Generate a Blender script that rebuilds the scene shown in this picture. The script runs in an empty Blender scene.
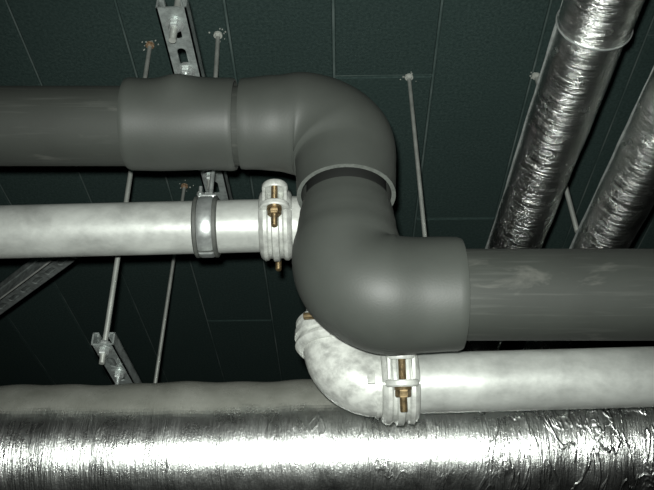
import bpy, bmesh, math, random
from mathutils import Vector, Matrix
random.seed(7)
sc = bpy.context.scene
COL = sc.collection
PI = math.pi
# ------------------------------------------------------------------ camera, world, light
CAMZ = 1.50                                   # lens height above the floor of the room
PITCH = math.radians(34.0)
FPX, CX, CY = 821.0, 327.0, 245.0
cam = bpy.data.cameras.new('camera'); camo = bpy.data.objects.new('camera', cam); COL.objects.link(camo)
cam.sensor_width = 36.0; cam.lens = FPX/654*36.0; cam.clip_start = 0.01
camo.location = (0, 0, CAMZ); camo.rotation_euler = (PI/2+PITCH, 0, 0)
sc.camera = camo
w = bpy.data.worlds.new('world'); sc.world = w; w.use_nodes = True
w.node_tree.nodes['Background'].inputs[0].default_value = (0.55, 1.0, 0.85, 1)
w.node_tree.nodes['Background'].inputs[1].default_value = 0.004
# the camera's own flash, a little above and left of the lens
fl = bpy.data.lights.new('camera_flash', 'SPOT'); flo = bpy.data.objects.new('camera_flash', fl); COL.objects.link(flo)
fl.energy = 86; fl.color = (0.97, 1.0, 0.955); fl.shadow_soft_size = 0.009
fl.spot_size = math.radians(78); fl.spot_blend = 1.0
up = Vector((0, -math.sin(PITCH), math.cos(PITCH)))
flo.location = Vector((-0.012, 0, CAMZ)) + up*0.026
flo.rotation_euler = camo.rotation_euler
sc.view_settings.view_transform = 'Standard'; sc.view_settings.look = 'None'
sc.view_settings.gamma = 1; sc.view_settings.use_curve_mapping = False
sc.view_settings.exposure = 0.0

# ------------------------------------------------------------------ measuring helpers
def ray(u, v):
    x = (u-CX)/FPX; y = (CY-v)/FPX
    return Vector((x, math.cos(PITCH)-y*math.sin(PITCH), math.sin(PITCH)+y*math.cos(PITCH)))
def atY(u, v, Y):
    r = ray(u, v); p = r*(Y/r.y); return Vector((p.x, p.y, p.z+CAMZ))
def atZ(u, v, Z):
    r = ray(u, v); p = r*(Z/r.z); return Vector((p.x, p.y, p.z+CAMZ))

# ------------------------------------------------------------------ materials
def mat(name, build):
    m = bpy.data.materials.new(name); m.use_nodes = True
    nt = m.node_tree; b = nt.nodes['Principled BSDF']
    build(nt, b); return m
def N(nt, t, **k):
    n = nt.nodes.new(t)
    for a, v in k.items():
        if a.startswith('i_'): n.inputs[a[2:].replace('_', ' ')].default_value = v
        else: setattr(n, a, v)
    return n
def L(nt, a, b): nt.links.new(a, b)
def coords(nt, scale=(1,1,1), kind='Object'):
    tc = N(nt, 'ShaderNodeTexCoord'); mp = N(nt, 'ShaderNodeMapping'); mp.inputs['Scale'].default_value = scale
    L(nt, tc.outputs[kind], mp.inputs['Vector']); return mp.outputs['Vector']
def noise(nt, vec, scale, detail=4, rough=.55, dist=0):
    n = N(nt, 'ShaderNodeTexNoise'); n.inputs['Scale'].default_value = scale; n.inputs['Detail'].default_value = detail
    n.inputs['Roughness'].default_value = rough; n.inputs['Distortion'].default_value = dist
    L(nt, vec, n.inputs['Vector']); return n.outputs['Fac']
def ramp(nt, fac, stops):
    r = N(nt, 'ShaderNodeValToRGB'); e = r.color_ramp.elements
    while len(e) < len(stops): e.new(0.5)
    for el, (p, c) in zip(e, stops):
        el.position = p; el.color = (*c, 1) if len(c) == 3 else c
    L(nt, fac, r.inputs['Fac']); return r.outputs['Color']
def bump(nt, h, strength, dist, normal=None):
    b = N(nt, 'ShaderNodeBump'); b.inputs['Strength'].default_value = strength; b.inputs['Distance'].default_value = dist
    L(nt, h, b.inputs['Height'])
    if normal is not None: L(nt, normal, b.inputs['Normal'])
    return b.outputs['Normal']
def mixc(nt, fac, a, b):
    m = N(nt, 'ShaderNodeMix', data_type='RGBA')
    if isinstance(fac, float): m.inputs[0].default_value = fac
    else: L(nt, fac, m.inputs[0])
    for s, v in ((6, a), (7, b)):
        if isinstance(v, tuple): m.inputs[s].default_value = (*v, 1)
        else: L(nt, v, m.inputs[s])
    return m.outputs[2]
def math2(nt, op, a, b=None, clamp=False):
    m = N(nt, 'ShaderNodeMath', operation=op, use_clamp=clamp)
    for i, v in enumerate((a, b)):
        if v is None: continue
        if isinstance(v, (int, float)): m.inputs[i].default_value = v
        else: L(nt, v, m.inputs[i])
    return m.outputs[0]

def rubber(scuffs, base=(.046, .051, .045)):
    def f(nt, b):
        v = coords(nt)
        n1 = noise(nt, v, 9, 5)
        c = ramp(nt, n1, [(.3, tuple(x*.86 for x in base)), (.7, tuple(x*1.14 for x in base))])
        if scuffs:
            vs = coords(nt, (1, 2.4, 2.4))
            s = noise(nt, vs, 10, 6, .62, .4)
            m = ramp(nt, s, [(.59, (0,0,0)), (.78, (.5,.5,.5))])
            c = mixc(nt, m, c, (.17, .17, .15))
            vl = coords(nt, (3, 60, 60)); s2 = noise(nt, vl, 3, 3)
            c = mixc(nt, ramp(nt, s2, [(.55, (0,0,0)), (.8, (.35,.35,.35))]), c, (.10, .105, .095))
        L(nt, c, b.inputs['Base Color'])
        b.inputs['Roughness'].default_value = .72 if scuffs else .54
        b.inputs['Specular IOR Level'].default_value = .42
        L(nt, bump(nt, noise(nt, v, 420, 3), .18, .0006), b.inputs['Normal'])
    return f
M = {}
M['rubber'] = mat('black_foam_rubber', rubber(False))
M['rubber_gap_shade'] = mat('gap_shaded_foam_rubber', rubber(False, (.010, .011, .010)))  # near-black copy of the rubber: shade inside the elbow gap put into the colour
M['rubber_scuffed'] = mat('scuffed_black_foam_rubber', rubber(True, (.030, .034, .029)))
def foam_cut(nt, b):
    v = coords(nt); L(nt, ramp(nt, noise(nt, v, 200), [(.3, (.07,.08,.07)), (.7, (.12,.13,.118))]), b.inputs['Base Color'])
    b.inputs['Roughness'].default_value = .9
M['foam_cut'] = mat('cut_foam_edge', foam_cut)
def galv(tint=(.55, .575, .54), metal=.35, rough=.42, blot=.35, scale=16):
    def f(nt, b):
        v = coords(nt, (.8, 1, 1)); n1 = noise(nt, v, scale, 8, .68, .15); n2 = noise(nt, v, 4, 3)
        n3 = noise(nt, coords(nt, (14, 90, 90)), 3, 3)
        dark = tuple(x*(1-blot) for x in tint)
        c = ramp(nt, n1, [(.34, dark), (.58, tint), (.8, tuple(min(1, x*1.18) for x in tint))])
        c = mixc(nt, ramp(nt, n2, [(.45, (0,0,0)), (.75, (.28,.28,.28))]), c, tuple(x*.72 for x in tint))
        c = mixc(nt, ramp(nt, n3, [(.62, (0,0,0)), (.8, (.4,.4,.4))]), c, tuple(x*.7 for x in tint))
        L(nt, c, b.inputs['Base Color']); b.inputs['Metallic'].default_value = metal
        L(nt, math2(nt, 'ADD', math2(nt, 'MULTIPLY', n1, .25), rough-.1), b.inputs['Roughness'])
        L(nt, bump(nt, noise(nt, v, 90, 5), .25, .0010), b.inputs['Normal'])
    return f
M['galv_pipe'] = mat('galvanised_pipe_steel', galv())
M['galv_cast'] = mat('galvanised_cast_iron', galv((.56, .58, .54), .2, .40, .45, 60))
M['zinc'] = mat('bright_zinc_steel', galv((.62, .66, .64), .75, .36, .35, 60))
M['strut'] = mat('galvanised_channel_steel', galv((.45, .50, .48), .6, .38, .5, 55))
def brass(nt, b):
    v = coords(nt); L(nt, ramp(nt, noise(nt, v, 160, 4), [(.3, (.10,.075,.04)), (.7, (.29,.215,.11))]), b.inputs['Base Color'])
    b.inputs['Metallic'].default_value = .7; b.inputs['Roughness'].default_value = .38
    wv = N(nt, 'ShaderNodeTexWave', bands_direction='Z'); wv.inputs['Scale'].default_value = 260
    L(nt, v, wv.inputs['Vector']); L(nt, bump(nt, wv.outputs['Fac'], .5, .0008), b.inputs['Normal'])
M['brass'] = mat('yellow_zinc_bolt', brass)
def rodm(nt, b):
    v = coords(nt); L(nt, ramp(nt, noise(nt, v, 30, 4), [(.3, (.34,.36,.33)), (.7, (.52,.54,.50))]), b.inputs['Base Color'])
    b.inputs['Metallic'].default_value = .5; b.inputs['Roughness'].default_value = .42
    wv = N(nt, 'ShaderNodeTexWave', bands_direction='Z'); wv.inputs['Scale'].default_value = 220
    L(nt, v, wv.inputs['Vector']); L(nt, bump(nt, wv.outputs['Fac'], .35, .0008), b.inputs['Normal'])
M['rod'] = mat('threaded_rod_steel', rodm)
def rust(nt, b):
    v = coords(nt); L(nt, ramp(nt, noise(nt, v, 220, 4), [(.35, (.16,.085,.035)), (.6, (.40,.30,.20)), (.75, (.6,.55,.48))]), b.inputs['Base Color'])
    b.inputs['Roughness'].default_value = .7; b.inputs['Metallic'].default_value = .2
M['rust'] = mat('rusty_anchor_steel', rust)
def chips(nt, b):
    b.inputs['Base Color'].default_value = (.42, .44, .40, 1); b.inputs['Roughness'].default_value = .9
M['chips'] = mat('chipped_plaster', chips)
def lining(nt, b):
    v = coords(nt); L(nt, ramp(nt, noise(nt, v, 90), [(.3, (.05,.055,.05)), (.7, (.09,.095,.085))]), b.inputs['Base Color'])
    b.inputs['Roughness'].default_value = .6
M['lining'] = mat('clamp_rubber_lining', lining)
def boards(nt, b):
    v = coords(nt); oi = N(nt, 'ShaderNodeObjectInfo')
    n1 = noise(nt, v, 170, 5, .7); n2 = noise(nt, v, 5, 4)
    c = ramp(nt, n1, [(.35, (.023,.043,.039)), (.65, (.052,.082,.075))])
    c = mixc(nt, ramp(nt, n2, [(.35, (0,0,0)), (.7, (.5,.5,.5))]), c, (.030,.054,.049))
    m = N(nt, 'ShaderNodeMix', data_type='RGBA', blend_type='MULTIPLY'); m.inputs[0].default_value = 1
    L(nt, c, m.inputs[6])
    L(nt, ramp(nt, oi.outputs['Random'], [(0, (.88,.88,.88)), (1, (1.08,1.08,1.08))]), m.inputs[7])
    L(nt, m.outputs[2], b.inputs['Base Color'])
    b.inputs['Roughness'].default_value = .85; b.inputs['Specular IOR Level'].default_value = .2
    L(nt, bump(nt, n1, .7, .003), b.inputs['Normal'])
M['board'] = mat('dark_green_board', boards)
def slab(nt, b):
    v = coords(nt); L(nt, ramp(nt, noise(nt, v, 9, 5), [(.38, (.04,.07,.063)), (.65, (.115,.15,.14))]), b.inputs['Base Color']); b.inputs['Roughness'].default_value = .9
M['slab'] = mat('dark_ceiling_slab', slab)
def foil(axis, dusty, rough, cr):
    def f(nt, b):
        s = [2.0, 2.0, 2.0]; s[axis] = .7
        v = coords(nt)
        crossing = [.5, .5, .5]; crossing[axis] = 4.2          # creases that wrap around the pipe
        n_cr = noise(nt, coords(nt, tuple(crossing)), 26, 6, .62, 1.6)
        n_fine = noise(nt, coords(nt, tuple(crossing)), 110, 4, .6, .8)
        mpn = N(nt, 'ShaderNodeMapping'); mpn.inputs['Rotation'].default_value = (0, .45, .3); mpn.inputs['Scale'].default_value = tuple(2.4 if i == axis else .8 for i in range(3))
        tc = N(nt, 'ShaderNodeTexCoord'); L(nt, tc.outputs['Object'], mpn.inputs['Vector']); 
        rn = noise(nt, mpn.outputs['Vector'], 13, 3, .5, .9)       # ridged noise: long thin folds
        crease = ramp(nt, math2(nt, 'ABSOLUTE', math2(nt, 'SUBTRACT', rn, .5)), [(0, (1,1,1)), (.045, (0,0,0))])
        n0 = bump(nt, n_cr, .5*cr, .0030)
        n0 = bump(nt, n_fine, .5*cr, .0013, n0)
        sx_ = N(nt, 'ShaderNodeSeparateXYZ'); L(nt, tc.outputs['Object'], sx_.inputs[0])
        wx = math2(nt, 'ADD', math2(nt, 'MULTIPLY', sx_.outputs[0], 1.0 if dusty else 0.0), math2(nt, 'MULTIPLY', noise(nt, coords(nt), 6, 3), .9))
        wear = ramp(nt, wx, [(.42, (0,0,0)), (.72, (1,1,1))])
        n0 = bump(nt, noise(nt, coords(nt), 330, 3, .6), .35, .0007, n0)
        n0 = bump(nt, math2(nt, 'MULTIPLY', crease, wear), .65*min(cr, 1), .0018, n0)
        L(nt, n0, b.inputs['Normal'])
        b.inputs['Metallic'].default_value = 1.0
        L(nt, ramp(nt, noise(nt, v, 12, 4), [(.3, (.66,.69,.66)), (.7, (.80,.82,.79))]), b.inputs['Base Color'])
        L(nt, math2(nt, 'ADD', math2(nt, 'MULTIPLY', noise(nt, v, 40, 4), .2), rough-.1), b.inputs['Roughness'])
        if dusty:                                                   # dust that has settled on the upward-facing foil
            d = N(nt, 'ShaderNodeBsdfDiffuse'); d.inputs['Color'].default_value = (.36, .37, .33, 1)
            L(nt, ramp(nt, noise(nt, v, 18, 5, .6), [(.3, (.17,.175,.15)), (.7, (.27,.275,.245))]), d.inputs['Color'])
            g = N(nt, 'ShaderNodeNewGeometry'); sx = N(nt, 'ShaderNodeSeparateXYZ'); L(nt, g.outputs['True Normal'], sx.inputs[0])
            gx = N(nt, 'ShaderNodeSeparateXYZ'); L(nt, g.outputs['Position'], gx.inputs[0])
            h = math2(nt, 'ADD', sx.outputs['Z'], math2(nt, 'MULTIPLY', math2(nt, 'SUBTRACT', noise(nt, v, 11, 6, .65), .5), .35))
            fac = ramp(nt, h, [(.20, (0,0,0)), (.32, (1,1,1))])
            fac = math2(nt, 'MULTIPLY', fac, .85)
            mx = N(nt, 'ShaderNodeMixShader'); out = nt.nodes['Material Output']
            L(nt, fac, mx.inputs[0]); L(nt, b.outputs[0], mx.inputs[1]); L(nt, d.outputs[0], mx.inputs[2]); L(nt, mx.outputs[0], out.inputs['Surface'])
    return f
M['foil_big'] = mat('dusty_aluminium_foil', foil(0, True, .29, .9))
M['foil'] = mat('aluminium_foil', foil(1, False, .25, 2.0))
def green(nt, b): b.inputs['Base Color'].default_value = (.05, .28, .06, 1); b.inputs['Roughness'].default_value = .6
M['gasket'] = mat('green_gasket_rubber', green)

# ------------------------------------------------------------------ mesh helpers
def finish(name, bm, m, parent=None, smooth=True, angle=38):
    bmesh.ops.recalc_face_normals(bm, faces=bm.faces)
    me = bpy.data.meshes.new(name); bm.to_mesh(me); bm.free()
    o = bpy.data.objects.new(name, me); COL.objects.link(o)
    for x in (m if isinstance(m, (list, tuple)) else [m]): me.materials.append(x)
    if smooth:
        for p in me.polygons: p.use_smooth = True
        me.set_sharp_from_angle(angle=math.radians(angle))
    if parent is not None: o.parent = parent
    return o
def thing(name, label, cat, loc, rot=(0,0,0), group=None):
    o = bpy.data.objects.new(name, None); COL.objects.link(o); o.empty_display_size = .02
    o.location = loc; o.rotation_euler = rot; o['label'] = label; o['category'] = cat
    if group: o['group'] = group
    return o
def tag(o, label, cat, group=None):
    o['label'] = label; o['category'] = cat
    if group: o['group'] = group
    return o
def frame(d):
    d = d.normalized(); a = Vector((0,1,0)) if abs(d.y) < .9 else Vector((1,0,0))
    u = a.cross(d).normalized(); return u, d.cross(u)
def sweep(bm, pts, rads, seg=64, cap=True, fn=None, mi=0):
    """tube through pts with a radius each; transported frame"""
    n = len(pts); tang = []
    for i in range(n):
        a = pts[max(0, i-1)]; b = pts[min(n-1, i+1)]; tang.append((b-a).normalized())
    u, _ = frame(tang[0]); rings = []
    for i in range(n):
        u = (u - tang[i]*u.dot(tang[i])).normalized(); v = tang[i].cross(u)
        ring = []
        for k in range(seg):
            a = 2*PI*k/seg; dirn = u*math.cos(a)+v*math.sin(a); r = rads[i]
            if fn: r += fn(pts[i], dirn)
            ring.append(bm.verts.new(pts[i]+dirn*r))
        rings.append(ring)
    for i in range(n-1):
        for k in range(seg):
            f = bm.faces.new((rings[i][k], rings[i][(k+1) % seg], rings[i+1][(k+1) % seg], rings[i+1][k])); f.material_index = mi
    if cap:
        for r in (rings[0], rings[-1]):
            f = bm.faces.new(r); f.material_index = mi
    return rings
def shell(bm, pts, ro, ri, seg=64, fn=None):
    """hollow tube: outer skin (slot 0), cut ends (slot 1) and inner skin"""
    a = sweep(bm, pts, ro, seg, False, fn); b = sweep(bm, pts, ri, seg, False)
    for e in (0, -1):
        for k in range(seg):
            f = bm.faces.new((a[e][k], a[e][(k+1) % seg], b[e][(k+1) % seg], b[e][k])); f.material_index = 1
def line(a, b, n): return [a.lerp(b, i/(n-1)) for i in range(n)]
def box(bm, c, s, bev=0.0, rot=None):
    r = bmesh.ops.create_cube(bm, size=1.0); vs = r['verts']
    mt = Matrix.Translation(Vector(c)) @ (rot.to_4x4() if rot else Matrix.Identity(4)) @ Matrix.Diagonal((*s, 1))
    bmesh.ops.transform(bm, matrix=mt, verts=vs)
    if bev:
        es = list({e for v in vs for e in v.link_edges})
        bmesh.ops.bevel(bm, geom=es, offset=bev, segments=2, affect='EDGES', profile=.6)
def cyl(bm, a, b, r, seg=16, r2=None): sweep(bm, [Vector(a), Vector(b)], [r, r if r2 is None else r2], seg)
def hexnut(bm, z0, z1, r, c=(0, 0), hole=None):
    k = (z1-z0)*.16
    pts = [Vector((c[0], c[1], z)) for z in (z0, z0+k, z1-k, z1)]
    sweep(bm, pts, [r*.88, r, r, r*.88], 6)
def lathe_arc(bm, prof, a0, a1, seg):
    """closed profile [(x, r)] swept about the X axis from angle a0 to a1 (a solid half shell)"""
    rings = []
    for i in range(seg+1):
        a = a0+(a1-a0)*i/seg
        rings.append([bm.verts.new((x, r*math.cos(a), r*math.sin(a))) for x, r in prof])
    n = len(prof)
    for i in range(seg):
        for k in range(n): bm.faces.new((rings[i][k], rings[i][(k+1) % n], rings[i+1][(k+1) % n], rings[i+1][k]))
    bm.faces.new(rings[0]); bm.faces.new(rings[-1])

# ------------------------------------------------------------------ ceiling of dark boards
HC = 1.22                                       # ceiling above the lens
YAW = math.radians(-1.04)
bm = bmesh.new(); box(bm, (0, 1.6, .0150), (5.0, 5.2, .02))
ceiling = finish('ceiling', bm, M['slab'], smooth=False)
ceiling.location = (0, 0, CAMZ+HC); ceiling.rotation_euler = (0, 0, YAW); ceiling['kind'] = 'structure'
BW, BL = .2018, 1.40
offs = {-3: .02, -2: .80, -1: 1.50, 0: 1.197, 1: 1.695, 2: .75, -4: 1.42, -5: .7, 3: 1.1}
bcache = {}
for c in range(-11, 12):
    seam = offs.get(c)
    if c == -2: seam = 2.22
    if c in (-3, -4, -5): seam = 1.74
    if seam is None: seam = random.uniform(0, BL)
    s0 = seam - BL*4
    while s0 < 4.1:
        y0, y1 = max(s0, -1.0), min(s0+BL, 4.1)
        s0 += BL
        if y1-y0 < .05: continue
        key = round(y1-y0, 4)
        if key not in bcache:
            b2 = bmesh.new(); gw = .0042; hx = BW/2-gw/2; hy = key/2-gw/2; cb = .0025
            bot = [b2.verts.new(p) for p in ((-hx+cb, -hy+cb, 0), (hx-cb, -hy+cb, 0), (hx-cb, hy-cb, 0), (-hx+cb, hy-cb, 0))]
            mid = [b2.verts.new(p) for p in ((-hx, -hy, cb), (hx, -hy, cb), (hx, hy, cb), (-hx, hy, cb))]
            top = [b2.verts.new(p) for p in ((-hx, -hy, .0062), (hx, -hy, .0062), (hx, hy, .0062), (-hx, hy, .0062))]
            b2.faces.new(bot); b2.faces.new(top)
            for A, B in ((bot, mid), (mid, top)):
                for k in range(4): b2.faces.new((A[k], A[(k+1) % 4], B[(k+1) % 4], B[k]))
            o = finish('ceiling_board', b2, M['board'], ceiling, smooth=False); bcache[key] = o.data
        else:
            o = bpy.data.objects.new('ceiling_board', bcache[key]); COL.objects.link(o); o.parent = ceiling
        o.location = (-.007+BW*(c+.5), (y0+y1)/2, random.uniform(0, .0008))

def plaster(nt, b):
    v = coords(nt); L(nt, ramp(nt, noise(nt, v, 6, 6), [(.3, (.030,.036,.033)), (.7, (.046,.052,.048))]), b.inputs['Base Color']); b.inputs['Roughness'].default_value = .9
M['plaster'] = mat('dark_plant_room_wall', plaster)
def wall(name, c, s):
    bm = bmesh.new(); box(bm, c, s); o = finish(name, bm, M['plaster'], smooth=False); o['kind'] = 'structure'
HT = CAMZ+HC+.04
wall('floor', (0, 1.6, -.05), (5.0, 5.2, .1))
wall('wall_left', (-2.4, 1.6, HT/2), (.1, 5.0, HT)); wall('wall_right', (2.4, 1.6, HT/2), (.1, 5.0, HT))
wall('wall_back', (0, 4.15, HT/2), (4.9, .1, HT)); wall('wall_front', (0, -.95, HT/2), (4.9, .1, HT))

# ------------------------------------------------------------------ black insulated pipe run
YB = .834
ZT = atY(60, 126.2, YB).z; ZS = ZT+.0035; ZL = atY(560, 294.5, YB).z      # axis heights, upper left and lower right
RP = .054
XV = .0246                                      # axis of the vertical drop
RB = .0705
RL = .0560
ZRIM = .638+CAMZ
def insulated(name, x0, x1, z, label):
    bm = bmesh.new(); n = 20
    pts = line(Vector((x0, YB, z)), Vector((x1, YB, z)), n)
    shell(bm, pts, [RP]*n, [RP-.016]*n, 72)
    steel = bmesh.new()
    o = finish(name, bm, [M['rubber_scuffed'], M['foam_cut']])
    return tag(o, label, 'pipe insulation')
insulated('insulated_pipe', -.95, -.10, ZT, 'black foam insulated pipe running out of the left edge above the white pipe')
insulated('insulated_pipe', .135, .85, ZL, 'scuffed black foam insulated pipe running out of the right edge from the lower elbow')
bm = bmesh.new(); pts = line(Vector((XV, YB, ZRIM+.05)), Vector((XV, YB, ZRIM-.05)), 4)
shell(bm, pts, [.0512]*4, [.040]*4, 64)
tag(finish('insulated_pipe', bm, [M['rubber_gap_shade'], M['foam_cut']]), 'bit of inner black pipe, coloured darker to paint the shade in the gap between the two elbow covers', 'pipe insulation')
# sleeve over the hidden hanger, with the bump the hanger nut makes
xs0, xs1 = -.2700, -.1240
bump_x = -.200
def bulge(p, d):
    a = math.atan2(d.y, d.z)                    # 0 = straight up, negative = towards the lens
    g = math.exp(-((p.x-bump_x)/.027)**2)*math.exp(-((a+1.22)/.42)**2)
    s = .0012*math.sin(p.x*55+d.y*2)
    return .0100*g - .0022*math.exp(-((p.x-bump_x)/.05)**2)*math.exp(-((a+.6)/.7)**2) + s*.6
bm = bmesh.new(); n = 48
pts = line(Vector((xs0, YB, ZS)), Vector((xs1, YB, ZS)), n)
ro = []
for i in range(n):
    t = i/(n-1); e = min(i, n-1-i)
    ro.append(.0632 - (.0018 if e == 0 else .0005 if e == 1 else 0) - .0006*math.sin(t*PI))
shell(bm, pts, ro, [RP+.0040]*n, 96, bulge)
tag(finish('insulation_sleeve', bm, [M['rubber'], M['foam_cut']]), 'wide black foam sleeve around the upper pipe, bulging under the slotted channel', 'pipe insulation')

def bend_path(p0, corner, p1, R, n0, nb, n1):
    d0 = (corner-p0).normalized(); d1 = (p1-corner).normalized()
    a = corner-d0*R; b = corner+d1*R; c = a+d1*R
    out = line(p0, a, n0)[:-1]
    for i in range(nb+1):
        t = PI/2*i/nb; out.append(c - d1*R*math.cos(t) + d0*R*math.sin(t))
    return out+line(b, p1, n1)[1:]
def prof(pts, keys):
    s = [0]
    for a, b in zip(pts, pts[1:]): s.append(s[-1]+(b-a).length)
    T = s[-1]; out = []
    for x in s:
        t = x/T
        for (t0, r0), (t1, r1) in zip(keys, keys[1:]):
            if t <= t1+1e-9:
                k = (t-t0)/(t1-t0); k = k*k*(3-2*k); out.append(r0+(r1-r0)*k); break
    return out
bm = bmesh.new()
pts = bend_path(Vector((-.1165, YB, ZS+.001)), Vector((XV, YB, ZS+.001)), Vector((XV, YB, ZRIM)), RB-.002, 14, 30, 8)
ro = prof(pts, [(0, .0610), (.02, .0622), (.20, .0645), (.36, .0705), (.62, .0705), (.80, .0650), (1, .0637)])
shell(bm, pts, ro, [.0562 if i < 14 else .0545 if i < len(pts)-6 else .0578 for i in range(len(pts))], 96,
      lambda p, d: .0008*math.sin(p.x*70+p.z*40+d.y*3))
tag(finish('elbow_insulation', bm, [M['rubber'], M['foam_cut']]), 'upper black foam elbow cover, turning from the left pipe down into the drop', 'pipe insulation')
bm = bmesh.new()
pts = bend_path(Vector((XV, YB, ZRIM-.0105)), Vector((XV, YB, ZL)), Vector((.1570, YB, ZL)), RL, 12, 30, 16)
ro = prof(pts, [(0, .0540), (.03, .0555), (.10, .0590), (.18, .0620), (.30, .0675), (.62, .0712), (.82, .0680), (.985, .0672), (1, .0655)])
shell(bm, pts, ro, [.0525]*3+[.0545]*(len(pts)-3), 96, lambda p, d: .0008*math.sin(p.x*60-p.z*50+d.y*3))
tag(finish('elbow_insulation', bm, [M['rubber'], M['foam_cut']]), 'lower black foam elbow cover, turning from the drop towards the right pipe', 'pipe insulation')

# ------------------------------------------------------------------ galvanised pipe run behind it
YW = .965; RW = .0382
A0 = atY(-8, 232.2, YW); A1 = atY(262, 225.6, YW)
dirA = (A1-A0).normalized()
XW = .010                                       # axis of the hidden vertical pipe
def onA(x): return A0+dirA*((x-A0.x)/dirA.x)
C0 = atY(420, 383, YW); C1 = atY(660, 376.3, YW); dirC = (C1-C0).normalized()
def onC(x): return C0+dirC*((x-C0.x)/dirC.x)
def pipe(a, b, r, label, n=14, seg=64, ri=.0335):
    bm = bmesh.new(); pts = line(a, b, n); shell(bm, pts, [r]*n, [ri]*n, seg)
    return tag(finish('steel_pipe', bm, [M['galv_pipe'], M['galv_pipe']]), label, 'pipe')
xc1 = (276-CX)/FPX*1.172                        # couplings on the two runs
xc2 = (395-CX)/FPX*1.092
pipe(onA(-.95), onA(xc1-.001), RW, 'white galvanised pipe entering from the left, held by the lined pipe clamp')
pipe(onC(xc2+.001), onC(.85), RW, 'white galvanised pipe leaving to the right above the foil duct')
RE = .0585; zA = onA(XW).z; zC = onC(XW).z
zv1 = zA-RE-.012; zv0 = zC+RE+.012
pipe(Vector((XW, YW, zv0+.001)), Vector((XW, YW, zv1-.001)), RW, 'short white galvanised drop pipe hidden behind the black elbow covers', 6)
def elbow(pa, corner, pb, label):
    bm = bmesh.new(); pts = bend_path(pa, corner, pb, RE, 10, 24, 10)
    n = len(pts); ro = []
    for i in range(n):
        e = min(i, n-1-i); ro.append(.0385 if e < 5 else .0402 if e == 5 else .0415)
    shell(bm, pts, ro, [.033]*n, 64)
    o = finish('pipe_elbow', bm, [M['galv_cast'], M['galv_cast']]); tag(o, label, 'pipe fitting'); return o
elbow(onA(xc1+.001), Vector((XW, YW, zA)), Vector((XW, YW, zv1+.0005)), 'upper white cast pipe elbow tucked behind the black elbow cover')
low = elbow(Vector((XW, YW, zv0-.0005)), Vector((XW, YW, zC)), onC(xc2-.001), 'lower white cast pipe elbow curving below the black elbow cover')
# raised cast pad and rim near the elbow's coupling end
bm = bmesh.new()
sweep(bm, [onC(xc2-.030), onC(xc2-.0265)], [.0432, .0432], 64)
finish('cast_rim', bm, M['galv_cast'], low)
bm = bmesh.new()
nrm = Vector((0, -math.cos(.42), -math.sin(.42)))
box(bm, onC(xc2-.036)+Vector((0, -.0385, -.004)), (.010, .006, .026), .0015)
finish('cast_pad', bm, M['galv_cast'], low)

def coupling(loc, rot, label, lug_gap=True):
    t = thing('pipe_coupling', label, 'pipe coupling', loc, rot, 'bolted pipe couplings')
    R0, R1 = .0388, .0515
    prof_ = [(-.0225, R0), (-.0235, R0+.004), (-.0215, R1-.004), (-.0165, R1), (-.0120, R1-.0006), (-.0095, R1-.0035), (-.0060, R1-.0035), (-.0040, R1+.001),
             (.0040, R1+.001), (.0060, R1-.0035), (.0095, R1-.0035), (.0120, R1-.0006), (.0165, R1), (.0215, R1-.004), (.0235, R0+.004), (.0225, R0)]
    LY = R1+.0065
    for half in (1, -1):
        bm = bmesh.new()
        if half > 0: lathe_arc(bm, prof_, .03, PI-.03, 40)
        else: lathe_arc(bm, prof_, PI+.03, 2*PI-.03, 40)
        for s in (-1, 1):
            if half > 0:
                # arched boss: roof lug with two cheeks running down to the split line
                pts = [Vector((0, s*(LY-.010), .034)), Vector((0, s*(LY-.010), .0415))]
                bl = []
                for z, k in ((.0290, .92), (.0310, 1.0), (.0370, 1.0), (.0400, .88)):
                    ring = []
                    for q in range(20):
                        a = 2*PI*q/20; ring.append(bm.verts.new((.0185*k*math.cos(a), s*(LY-.011)+.0165*k*math.sin(a), z)))
                    bl.append(ring)
                for i in range(3):
                    for q in range(20): bm.faces.new((bl[i][q], bl[i][(q+1) % 20], bl[i+1][(q+1) % 20], bl[i+1][q]))
                bm.faces.new(bl[0]); bm.faces.new(bl[-1])
                for sx in (-1, 1): box(bm, (sx*.0150, s*(LY-.0115), .0185), (.0048, .017, .028), .0018)
            else:
                bl = []
                for z, k in ((-.0040, .90), (-.0020, 1.0), (.0030, 1.0), (.0045, .93)):
                    ring = []
                    for q in range(24):
                        a = 2*PI*q/24; ring.append(bm.verts.new((.0205*k*math.cos(a), s*(LY-.006)+.0170*k*math.sin(a), z)))
                    bl.append(ring)
                for i in range(3):
                    for q in range(24): bm.faces.new((bl[i][q], bl[i][(q+1) % 24], bl[i+1][(q+1) % 24], bl[i+1][q]))
                bm.faces.new(bl[0]); bm.faces.new(bl[-1])
        finish('housing_half', bm, M['galv_cast'], t)
    for s in (-1, 1):
        bm = bmesh.new(); y = s*(LY-.0005)
        e = .0325 if s < 0 else .0425
        cyl(bm, (0, y, -e), (0, y, .0300), .0046, 16)
        cyl(bm, (0, y, -e-.0015), (0, y, -e), .0036, 16, .0046)
        b = finish('bolt', bm, M['brass'], t)
        bm = bmesh.new(); hexnut(bm, -.0165, -.0075, .0098, (0, y)); cyl(bm, (0, y, -.0078), (0, y, -.0040), .0105, 20)
        finish('nut', bm, M['brass'], b)
    return t
ang = math.atan2(dirA.z, dirA.x)
coupling(onA(xc1), (math.radians(6), -ang, 0), 'white bolted pipe coupling at the end of the left white pipe')
coupling(onC(xc2), (math.radians(24), -math.atan2(dirC.z, dirC.x), 0), 'white bolted pipe coupling between the lower white elbow and the right pipe')
ct = coupling(Vector((XW, YW, zv0)), (0, PI/2, math.radians(0)), 'white pipe coupling peeking out left of the black lower elbow above the white elbow')
ct.rotation_euler = (math.radians(6), math.radians(90), 0)

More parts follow.
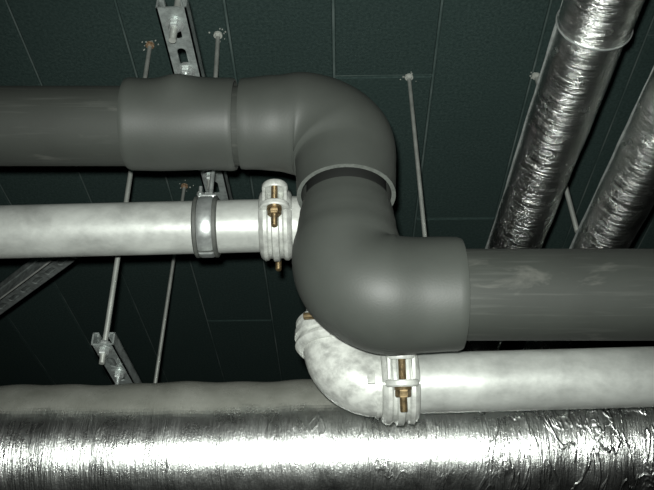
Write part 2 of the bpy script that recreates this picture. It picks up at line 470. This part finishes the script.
# lined pipe clamp on the left white pipe
xk = (205-CX)/FPX*1.160
kt = thing('pipe_clamp', 'shiny zinc pipe clamp with black rubber edges on the left white pipe', 'pipe clamp', onA(xk), (0, -ang, 0))
bm = bmesh.new(); lathe_arc(bm, [(-.0165, RW), (-.0175, RW+.003), (-.0155, RW+.0062), (-.0115, RW+.0062), (-.011, RW+.0032), (.011, RW+.0032), (.0115, RW+.0062), (.0155, RW+.0062), (.0175, RW+.003), (.0165, RW)], 0, 2*PI-.0001, 72)
finish('rubber_lining', bm, M['lining'], kt)
for h in (0, 1):
    bm = bmesh.new(); a0 = PI/2+(0 if h == 0 else PI)
    lathe_arc(bm, [(-.0105, RW+.0033), (-.0105, RW+.0046), (-.0075, RW+.0062), (.0075, RW+.0062), (.0105, RW+.0046), (.0105, RW+.0033)], a0+.10, a0+PI-.10, 48)
    finish('clamp_band', bm, M['zinc'], kt)
bm = bmesh.new()
box(bm, (0, 0, RW+.0085), (.026, .030, .005), .0018); box(bm, (0, -.017, RW+.0035), (.026, .012, .005), .002, Matrix.Rotation(.45, 3, 'X'))
finish('clamp_flange', bm, M['zinc'], kt)
bm = bmesh.new(); hexnut(bm, RW+.0110, RW+.0190, .0105); finish('nut', bm, M['zinc'], kt)
bm = bmesh.new(); cyl(bm, (-.0105, -.017, RW-.001), (-.0105, -.017, RW+.0215), .0026, 12); cyl(bm, (-.0105, -.017, RW+.007), (-.0105, -.017, RW+.0105), .0052, 6)
finish('clamp_bolt', bm, M['zinc'], kt)

# ------------------------------------------------------------------ slotted channels
def channel(length, name, loc, rotz, label, flange=.021, first=.034, pitch=.05, sl=.034, sw=.0125, groove=False, W=.041, m='strut'):
    """U channel along +Y, slotted web down at z=0, sides up with lips turned in"""
    T = .0026; bm = bmesh.new()
    def cell(y0, y1, yc):
        hl = sl/2-sw/2; ns = 8; hole = []
        for q in range(ns+1): a = PI*q/ns; hole.append((sw/2*math.cos(a), yc+hl+sw/2*math.sin(a)))
        for q in range(ns+1): a = PI+PI*q/ns; hole.append((sw/2*math.cos(a), yc-hl+sw/2*math.sin(a)))
        hx = W/2; out = []
        for x, y in hole:
            dx, dy = x, y-yc
            k = min((hx/abs(dx)) if abs(dx) > 1e-7 else 1e9, ((y1-yc) if dy > 0 else (yc-y0))/abs(dy) if abs(dy) > 1e-7 else 1e9)
            out.append((dx*k, yc+dy*k))
        # snap the nearest outer points onto the cell's corners
        for cxn, cyn in ((hx, y1), (-hx, y1), (-hx, y0), (hx, y0)):
            i = min(range(len(out)), key=lambda j: (out[j][0]-cxn)**2+(out[j][1]-cyn)**2); out[i] = (cxn, cyn)
        n_ = len(hole); layers = []
        for z in (0, T): layers.append(([bm.verts.new((x, y, z)) for x, y in hole], [bm.verts.new((x, y, z)) for x, y in out]))
        for H, O in layers:
            for i in range(n_): bm.faces.new((H[i], H[(i+1) % n_], O[(i+1) % n_], O[i]))
        for i in range(n_):
            bm.faces.new((layers[0][0][i], layers[0][0][(i+1) % n_], layers[1][0][(i+1) % n_], layers[1][0][i]))
            bm.faces.new((layers[0][1][i], layers[0][1][(i+1) % n_], layers[1][1][(i+1) % n_], layers[1][1][i]))
    y = first-pitch/2
    if y > .001: box(bm, (0, y/2, T/2), (W, y, T))
    while y+pitch <= length: cell(y, y+pitch, y+pitch/2); y += pitch
    if length-y > .001: box(bm, (0, (y+length)/2, T/2), (W, length-y, T))
    for s in (-1, 1):
        if groove:
            hz = flange/3
            box(bm, (s*(W/2-T/2), length/2, hz/2), (T, length, hz))
            box(bm, (s*(W/2-T/2-.0022), length/2, hz*1.5), (T, length, hz+.001))
            box(bm, (s*(W/2-T/2), length/2, hz*2.5), (T, length, hz))
        else:
            box(bm, (s*(W/2-T/2), length/2, flange/2), (T, length, flange))
        box(bm, (s*(W/2-.0045), length/2, flange-T/2), (.009, length, T))
        box(bm, (s*(W/2-.0085), length/2, flange-.004), (T*.8, length, .006))
    o = finish('strut_channel', bm, M[m], smooth=False); o.location = loc; o.rotation_euler = (0, 0, rotz)
    if groove:
        for s in (-1,):
            bm = bmesh.new(); box(bm, (s*(W/2+.0006), length/2, .0012), (.0034, length, .0034), .0006, Matrix.Rotation(PI/4, 3, 'Y'))
            finish('edge_highlight', bm, M['galv_pipe'], o, smooth=False)  # added strip in paler steel, painting a highlight along the near lower edge
    return tag(o, label, 'strut channel', 'slotted strut channels')
# upper channel, over both pipes
Z1 = .872
P0 = atZ(171, 9, Z1); P1 = atZ(212.5, 177, Z1); d1 = (P1-P0).normalized()
rz1 = math.atan2(-d1.x, d1.y)
channel(.47, 'a', P0-d1*.002, rz1, 'slotted galvanised channel rising to the top edge above the black sleeve', first=.038)
# lower channel behind the foil duct
Z2 = .560
Q0 = atZ(102, 345, Z2); rz2 = math.radians(-2)
channel(.50, 'b', Q0, rz2, 'short slotted channel end above the foil duct at lower left', first=.060, W=.034)
# diagonal channel far left
R0_, R1_ = atZ(86, 245, .88), atZ(-56, 349, .88); dd = (R1_-R0_).normalized()
channel((R1_-R0_).length, 'c', R0_, math.atan2(-dd.x, dd.y), 'diagonal slotted channel at the left edge below the white pipe', flange=.052, groove=True, W=.034)

# ------------------------------------------------------------------ threaded rods
def rod(label, top, bottom_z, lean=(0, 0), r=.0042, anchor=True, nuts=(), rusty=True):
    t = thing('threaded_rod', label, 'threaded rod', (top.x, top.y, top.z), (0, 0, 0), 'threaded rods hanging from the ceiling')
    bm = bmesh.new(); h = bottom_z-top.z
    a = Vector((0, 0, .004)); b = Vector((lean[0], lean[1], h))
    cyl(bm, a, b, r, 14)
    finish('rod', bm, M['rod'], t)
    if anchor:
        bm = bmesh.new()
        cyl(bm, (0, 0, -.0025), (0, 0, .003), .0085, 16)
        sweep(bm, [Vector((0, 0, -.0065)), Vector((0, 0, -.0025))], [.0055, .0068], 6)
        finish('anchor', bm, M['rust'] if rusty else M['chips'], t)
        bm = bmesh.new(); rr = random.Random(int(abs(top.x)*9999))
        for k in range(10):
            a_ = rr.uniform(0, 2*PI); q = rr.uniform(.007, .022); s = rr.uniform(.0008, .0022)
            box(bm, (q*math.cos(a_), q*math.sin(a_), .0008), (s*rr.uniform(.7, 2), s, .0022), 0, Matrix.Rotation(a_, 3, 'Z'))
        c = finish('plaster_chips', bm, M['chips'], t, smooth=False); c['kind'] = 'stuff'
    for z, kind in nuts:
        k = (z-top.z)/h; c = (lean[0]*k, lean[1]*k); bm = bmesh.new(); zl = z-top.z
        if kind == 'up':        # nut and washer under a channel whose web is at z
            cyl(bm, (*c, zl-.0020), (*c, zl-.0004), .0125, 24); hexnut(bm, zl-.0100, zl-.0020, .0085, c)
        else:
            cyl(bm, (*c, zl+.0030), (*c, zl+.0046), .0115, 24); hexnut(bm, zl+.0046, zl+.0120, .0085, c)
        finish('nut', bm, M['zinc'], t)
    return t
cz = HC-.001
tA = atZ(150, 45, cz); webA = Z2+CAMZ
bA = atY(105, 344, tA.y)
rod('long threaded rod left of the sleeve passing behind both pipes to the channel end', tA, webA-.024, (bA.x-tA.x, 0), .0042, nuts=((webA, 'up'), (webA, 'down')))
tB = atZ(218, 35, cz); pb = P0+d1*((tB.y-P0.y)/d1.y)
rod('short threaded rod right of the upper channel, dropping behind the sleeve', tB, Z1+CAMZ-.026, (pb.x-.003-tB.x, 0), .0042, rusty=False, nuts=((Z1+CAMZ, 'up'), (Z1+CAMZ, 'down')))
tC = atZ(184.5, 186, cz); eC = atY(155, 382, tC.y)
rod('thin distant threaded rod right of the long one, ending behind the foil duct', tC, eC.z-.10, ((eC.x-tC.x)*1.1, 0), .0040)
tD = atZ(409, 77, cz); eD = atY(425, 240, tD.y)
rod('threaded rod right of the upper elbow, anchored on a ceiling seam', tD, eD.z-.20, ((eD.x-tD.x)*1.6, 0), .0040, rusty=False)
tE = atZ(536, 76, cz); eE = atY(578, 235, tE.y)
rod('threaded rod passing between the two foil pipes at upper right', tE, eE.z+.008, (eE.x-tE.x, 0), .0045, rusty=False)
pf = P0+d1*.026
rod('threaded rod with washer and nut in the near end of the upper channel', Vector((pf.x, pf.y, CAMZ+cz)), Z1+CAMZ-.032, (0, 0), .0050, nuts=((Z1+CAMZ, 'up'), (Z1+CAMZ, 'down')))

pg = R0_+dd*((R1_-R0_).length-.06)
rod('threaded rod just outside the left edge carrying the diagonal channel', Vector((pg.x, pg.y, CAMZ+cz)), .88+CAMZ-.024, (0, 0), .0042, nuts=((.88+CAMZ, 'up'), (.88+CAMZ, 'down')))

def hanger(label, x, y, ztop, zbot, r=.0042, head=.0105):
    t = thing('hanger_bolt', label, 'hanger bolt', (x, y, ztop), (0, 0, 0), 'hanger bolts under the channels')
    bm = bmesh.new(); cyl(bm, (0, 0, zbot-ztop), (0, 0, .013), r, 14); finish('shaft', bm, M['zinc'], t)
    bm = bmesh.new(); cyl(bm, (0, 0, -.0022), (0, 0, -.0004), .0130, 24); hexnut(bm, -.0105, -.0022, head*.85); finish('nut', bm, M['zinc'], t)
    bm = bmesh.new(); cyl(bm, (0, 0, .0031), (0, 0, .0046), .0115, 24); hexnut(bm, .0046, .0105, head*.8); finish('nut', bm, M['zinc'], t)
    return t
ph = P0+d1*((.842-P0.y)/d1.y)
hanger('bolt and washer under the upper channel just above the bulge in the sleeve', ph.x, ph.y, Z1+CAMZ, ZT+.066)
hanger('thin hanger rod from the upper channel down to the lined pipe clamp', onA(xk).x, YW, Z1+CAMZ, onA(xk).z+RW+.0112, .0036)
q = Vector((Q0.x+.10*math.sin(-rz2)+.002, Q0.y+.10, 0))

# ------------------------------------------------------------------ big foil-wrapped duct in front
D = .106; YF = 1.191
F0 = atY(-160, 461.5, YF); F1 = atY(820, 441, YF)
bm = bmesh.new(); n = 180; rr = random.Random(3)
pts = line(F0, F1, n)
sag = [.0012*math.sin(i*.23)+.0009*math.sin(i*.61+1) for i in range(n)]
sweep(bm, pts, [D+s for s in sag], 128, True)
fo = finish('foil_duct', bm, M['foil_big'])
tag(fo, 'thick crinkled aluminium foil wrapped duct across the bottom, dusty on top', 'foil duct')
qz = F0.lerp(F1, (q.x-F0.x)/(F1.x-F0.x)).z
hanger('bright nut and bolt hanging from the lower left channel over the foil duct', q.x, YF, webA, qz+D-.002, .0036, .0095)

# ------------------------------------------------------------------ foil-wrapped pipes under the ceiling, upper right
def foil_pipe(c_near, c_far, Zp, r, label, ring=None, flap=14):
    t = thing('foil_pipe', label, 'foil pipe', atZ(*c_near, Zp), (0, 0, 0), 'foil wrapped pipes under the ceiling')
    a = atZ(*c_near, Zp); b = atZ(*c_far, Zp); d = (b-a).normalized()
    s = -.45; e = 2.9; n = 150; bm = bmesh.new()
    pts = [d*(s+(e-s)*i/(n-1)) for i in range(n)]
    rg = random.Random(int(r*1e6)); ph1 = rg.uniform(0, 6)
    sweep(bm, pts, [r+.0005*math.sin(i*.5+ph1)+.0004*math.sin(i*1.3) for i in range(n)], 72)
    finish('foil_jacket', bm, M['foil'], t)
    fa = math.radians(flap); rad = Vector((-math.cos(fa), 0, math.sin(fa))); tn = d.cross(rad).normalized()
    bm = bmesh.new(); rows = []
    for i in range(n):
        o_ = r-.002; wv = .0022+.0009*math.sin(i*.37+ph1)*math.sin(i*.11)+rg.uniform(-.0004, .0004)
        rows.append([bm.verts.new(pts[i]+rad*o_+tn*.0006), bm.verts.new(pts[i]+rad*(r+wv)+tn*.0006), bm.verts.new(pts[i]+rad*(r+wv)-tn*.0006), bm.verts.new(pts[i]+rad*o_-tn*.0006)])
    for A, B in zip(rows, rows[1:]):
        for k in range(4): bm.faces.new((A[k], A[(k+1) % 4], B[(k+1) % 4], B[k]))
    bm.faces.new(rows[0]); bm.faces.new(rows[-1])
    finish('jacket_seam', bm, M['zinc'], t, smooth=False)
    if ring is not None:
        y = (atZ(*ring, Zp)-a).dot(d)
        bm = bmesh.new(); sweep(bm, [d*(s-.01), d*(y-.004), d*y, d*(y+.001)], [r+.0022, r+.0022, r+.0034, r+.0012], 72)
        finish('overlapping_jacket', bm, M['foil'], t)
        bm = bmesh.new(); lathe = [d*(y-.0012), d*(y-.0004), d*(y+.0010), d*(y+.0016)]
        sweep(bm, lathe, [r+.0030, r+.0042, r+.0042, r+.0028], 72)
        finish('jacket_edge', bm, M['zinc'], t)
    return t
foil_pipe((603, 0), (513.5, 248), .85, .0465, 'foil wrapped pipe with a jacket joint, left of the two at upper right', (594, 24))
foil_pipe((675, 100), (599, 248), .80, .0432, 'foil wrapped pipe cut by the right edge, right of the two at upper right', flap=26)
